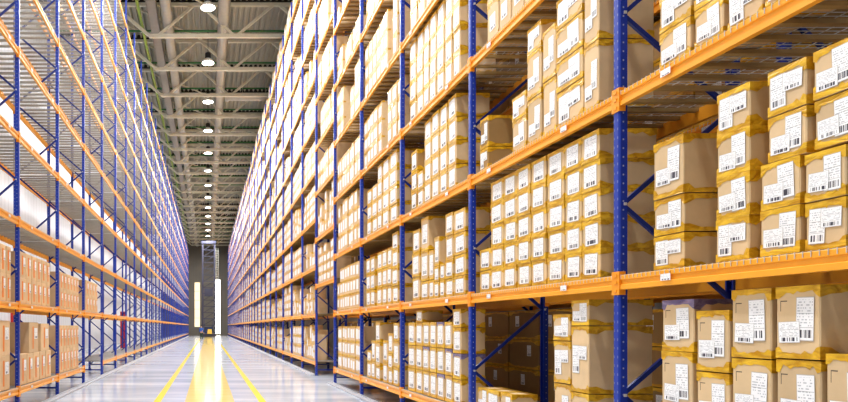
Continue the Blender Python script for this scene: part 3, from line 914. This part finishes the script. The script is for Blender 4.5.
# worker
def skinned(name, pts, edges, mat, parent=None, loc=(0, 0, 0), sub=1):
    me = bpy.data.meshes.new(name)
    me.from_pydata([p[:3] for p in pts], edges, [])
    o = put(name, me, parent, loc)
    md = o.modifiers.new('skin', 'SKIN'); md.use_smooth_shade = True
    for i, p in enumerate(pts):
        me.skin_vertices[0].data[i].radius = (p[3], p[4] if len(p) > 4 else p[3])
    me.skin_vertices[0].data[0].use_root = True
    s_ = o.modifiers.new('sub', 'SUBSURF'); s_.levels = sub; s_.render_levels = sub
    me.materials.append(M[mat])
    return o
def worker(loc, rz):
    P = [(0, 0, .95, .15, .11), (0, 0, 1.15, .145, .10), (0, -.01, 1.38, .18, .11), (0, 0, 1.50, .07, .065), (0, -.015, 1.60, .075, .08), (0, -.02, 1.70, .085, .10), (0, -.01, 1.77, .05, .06)]
    E = [(0, 1), (1, 2), (2, 3), (3, 4), (4, 5), (5, 6)]
    for s_ in (-1, 1):
        n0 = len(P)
        P += [(s_ * .19, 0, 1.42, .062), (s_ * .25, .02, 1.14, .048), (s_ * .24, -.14, .92, .036), (s_ * .23, -.20, .85, .04, .025)]
        E += [(2, n0), (n0, n0 + 1), (n0 + 1, n0 + 2), (n0 + 2, n0 + 3)]
        n1 = len(P)
        for fi, (fx, fl) in enumerate(((-.028, .065), (-.010, .078), (.009, .074), (.026, .058))):
            a = len(P); P += [(s_ * .23 + fx, -.235, .815, .009), (s_ * .23 + fx, -.245, .815 - fl, .008)]
            E += [(n0 + 3, a), (a, a + 1)]
        a = len(P); P += [(s_ * .23 - s_ * .045, -.225, .84, .010), (s_ * .23 - s_ * .055, -.25, .80, .009)]
        E += [(n0 + 3, a), (a, a + 1)]
        n2 = len(P)
        P += [(s_ * .095, 0, .86, .095), (s_ * .10, -.02, .49, .062), (s_ * .11, .02 * s_, .09, .042), (s_ * .11, -.13 + .02 * s_, .045, .045, .035)]
        E += [(0, n2), (n2, n2 + 1), (n2 + 1, n2 + 2), (n2 + 2, n2 + 3)]
    body = skinned('person', P, E, 'skin')
    body.location = loc; body.rotation_euler = (0, 0, rz)
    T = [(0, 0, .93, .17, .13), (0, 0, 1.15, .165, .12), (0, -.01, 1.38, .20, .13), (0, 0, 1.47, .10, .09)]
    TE = [(0, 1), (1, 2), (2, 3)]
    for s_ in (-1, 1):
        n0 = len(T); T += [(s_ * .19, 0, 1.42, .078), (s_ * .25, .02, 1.14, .063), (s_ * .242, -.12, .95, .052)]
        TE += [(2, n0), (n0, n0 + 1), (n0 + 1, n0 + 2)]
    skinned('jacket', T, TE, 'workwear', body)
    Q = [(0, 0, .96, .165, .125)]; QE = []
    for s_ in (-1, 1):
        n0 = len(Q); Q += [(s_ * .095, 0, .86, .11), (s_ * .10, -.02, .49, .08), (s_ * .11, .02 * s_, .10, .062)]
        QE += [(0, n0), (n0, n0 + 1), (n0 + 1, n0 + 2)]
    skinned('trousers', Q, QE, 'trouser', body)
    hb = MB(); n_ = 10
    hb.rings([[(r_ * math.cos(2 * math.pi * k / n_), .01 + r_ * 1.15 * math.sin(2 * math.pi * k / n_), z) for k in range(n_)] for r_, z in ((.105, 1.69), (.112, 1.75), (.09, 1.81), (.04, 1.845), (.001, 1.85))])
    put('hair', hb.mesh('hair', ['hair'], smooth=True), body)
    fb = MB().box(-.045, -.022, -.128, -.118, 1.695, 1.712).box(.022, .045, -.128, -.118, 1.695, 1.712)
    fb.bar((0, -.115, 1.69), (0, -.142, 1.655), .024).box(-.028, .028, -.12, -.110, 1.615, 1.625)
    fb.box(-.1, -.088, -.02, .02, 1.65, 1.71).box(.088, .1, -.02, .02, 1.65, 1.71)
    put('face', fb.mesh('face', ['mark']), body)
    return body
w = worker((-0.78, 76, 0.0), R(160))
tag(w, 'person in a blue jacket and dark trousers standing in front of the crane', 'person')

# ------------------------------------------------------------------ world and view
wd = bpy.data.worlds.new('world'); SC.world = wd; wd.use_nodes = True
bg = wd.node_tree.nodes['Background']
bg.inputs[0].default_value = (.9, .95, 1, 1); bg.inputs[1].default_value = .1
SC.view_settings.view_transform = 'Standard'
SC.view_settings.look = 'Medium High Contrast'
SC.view_settings.exposure = 0.22
SC.view_settings.gamma = 1.05
SC.cycles.use_denoising = True
SC.cycles.max_bounces = 7
SC.cycles.diffuse_bounces = 5
SC.cycles.sample_clamp_indirect = 6
SC.cycles.caustics_reflective = False
SC.cycles.caustics_refractive = False
print('cartons', N_CARTON, 'objects', len(bpy.data.objects))
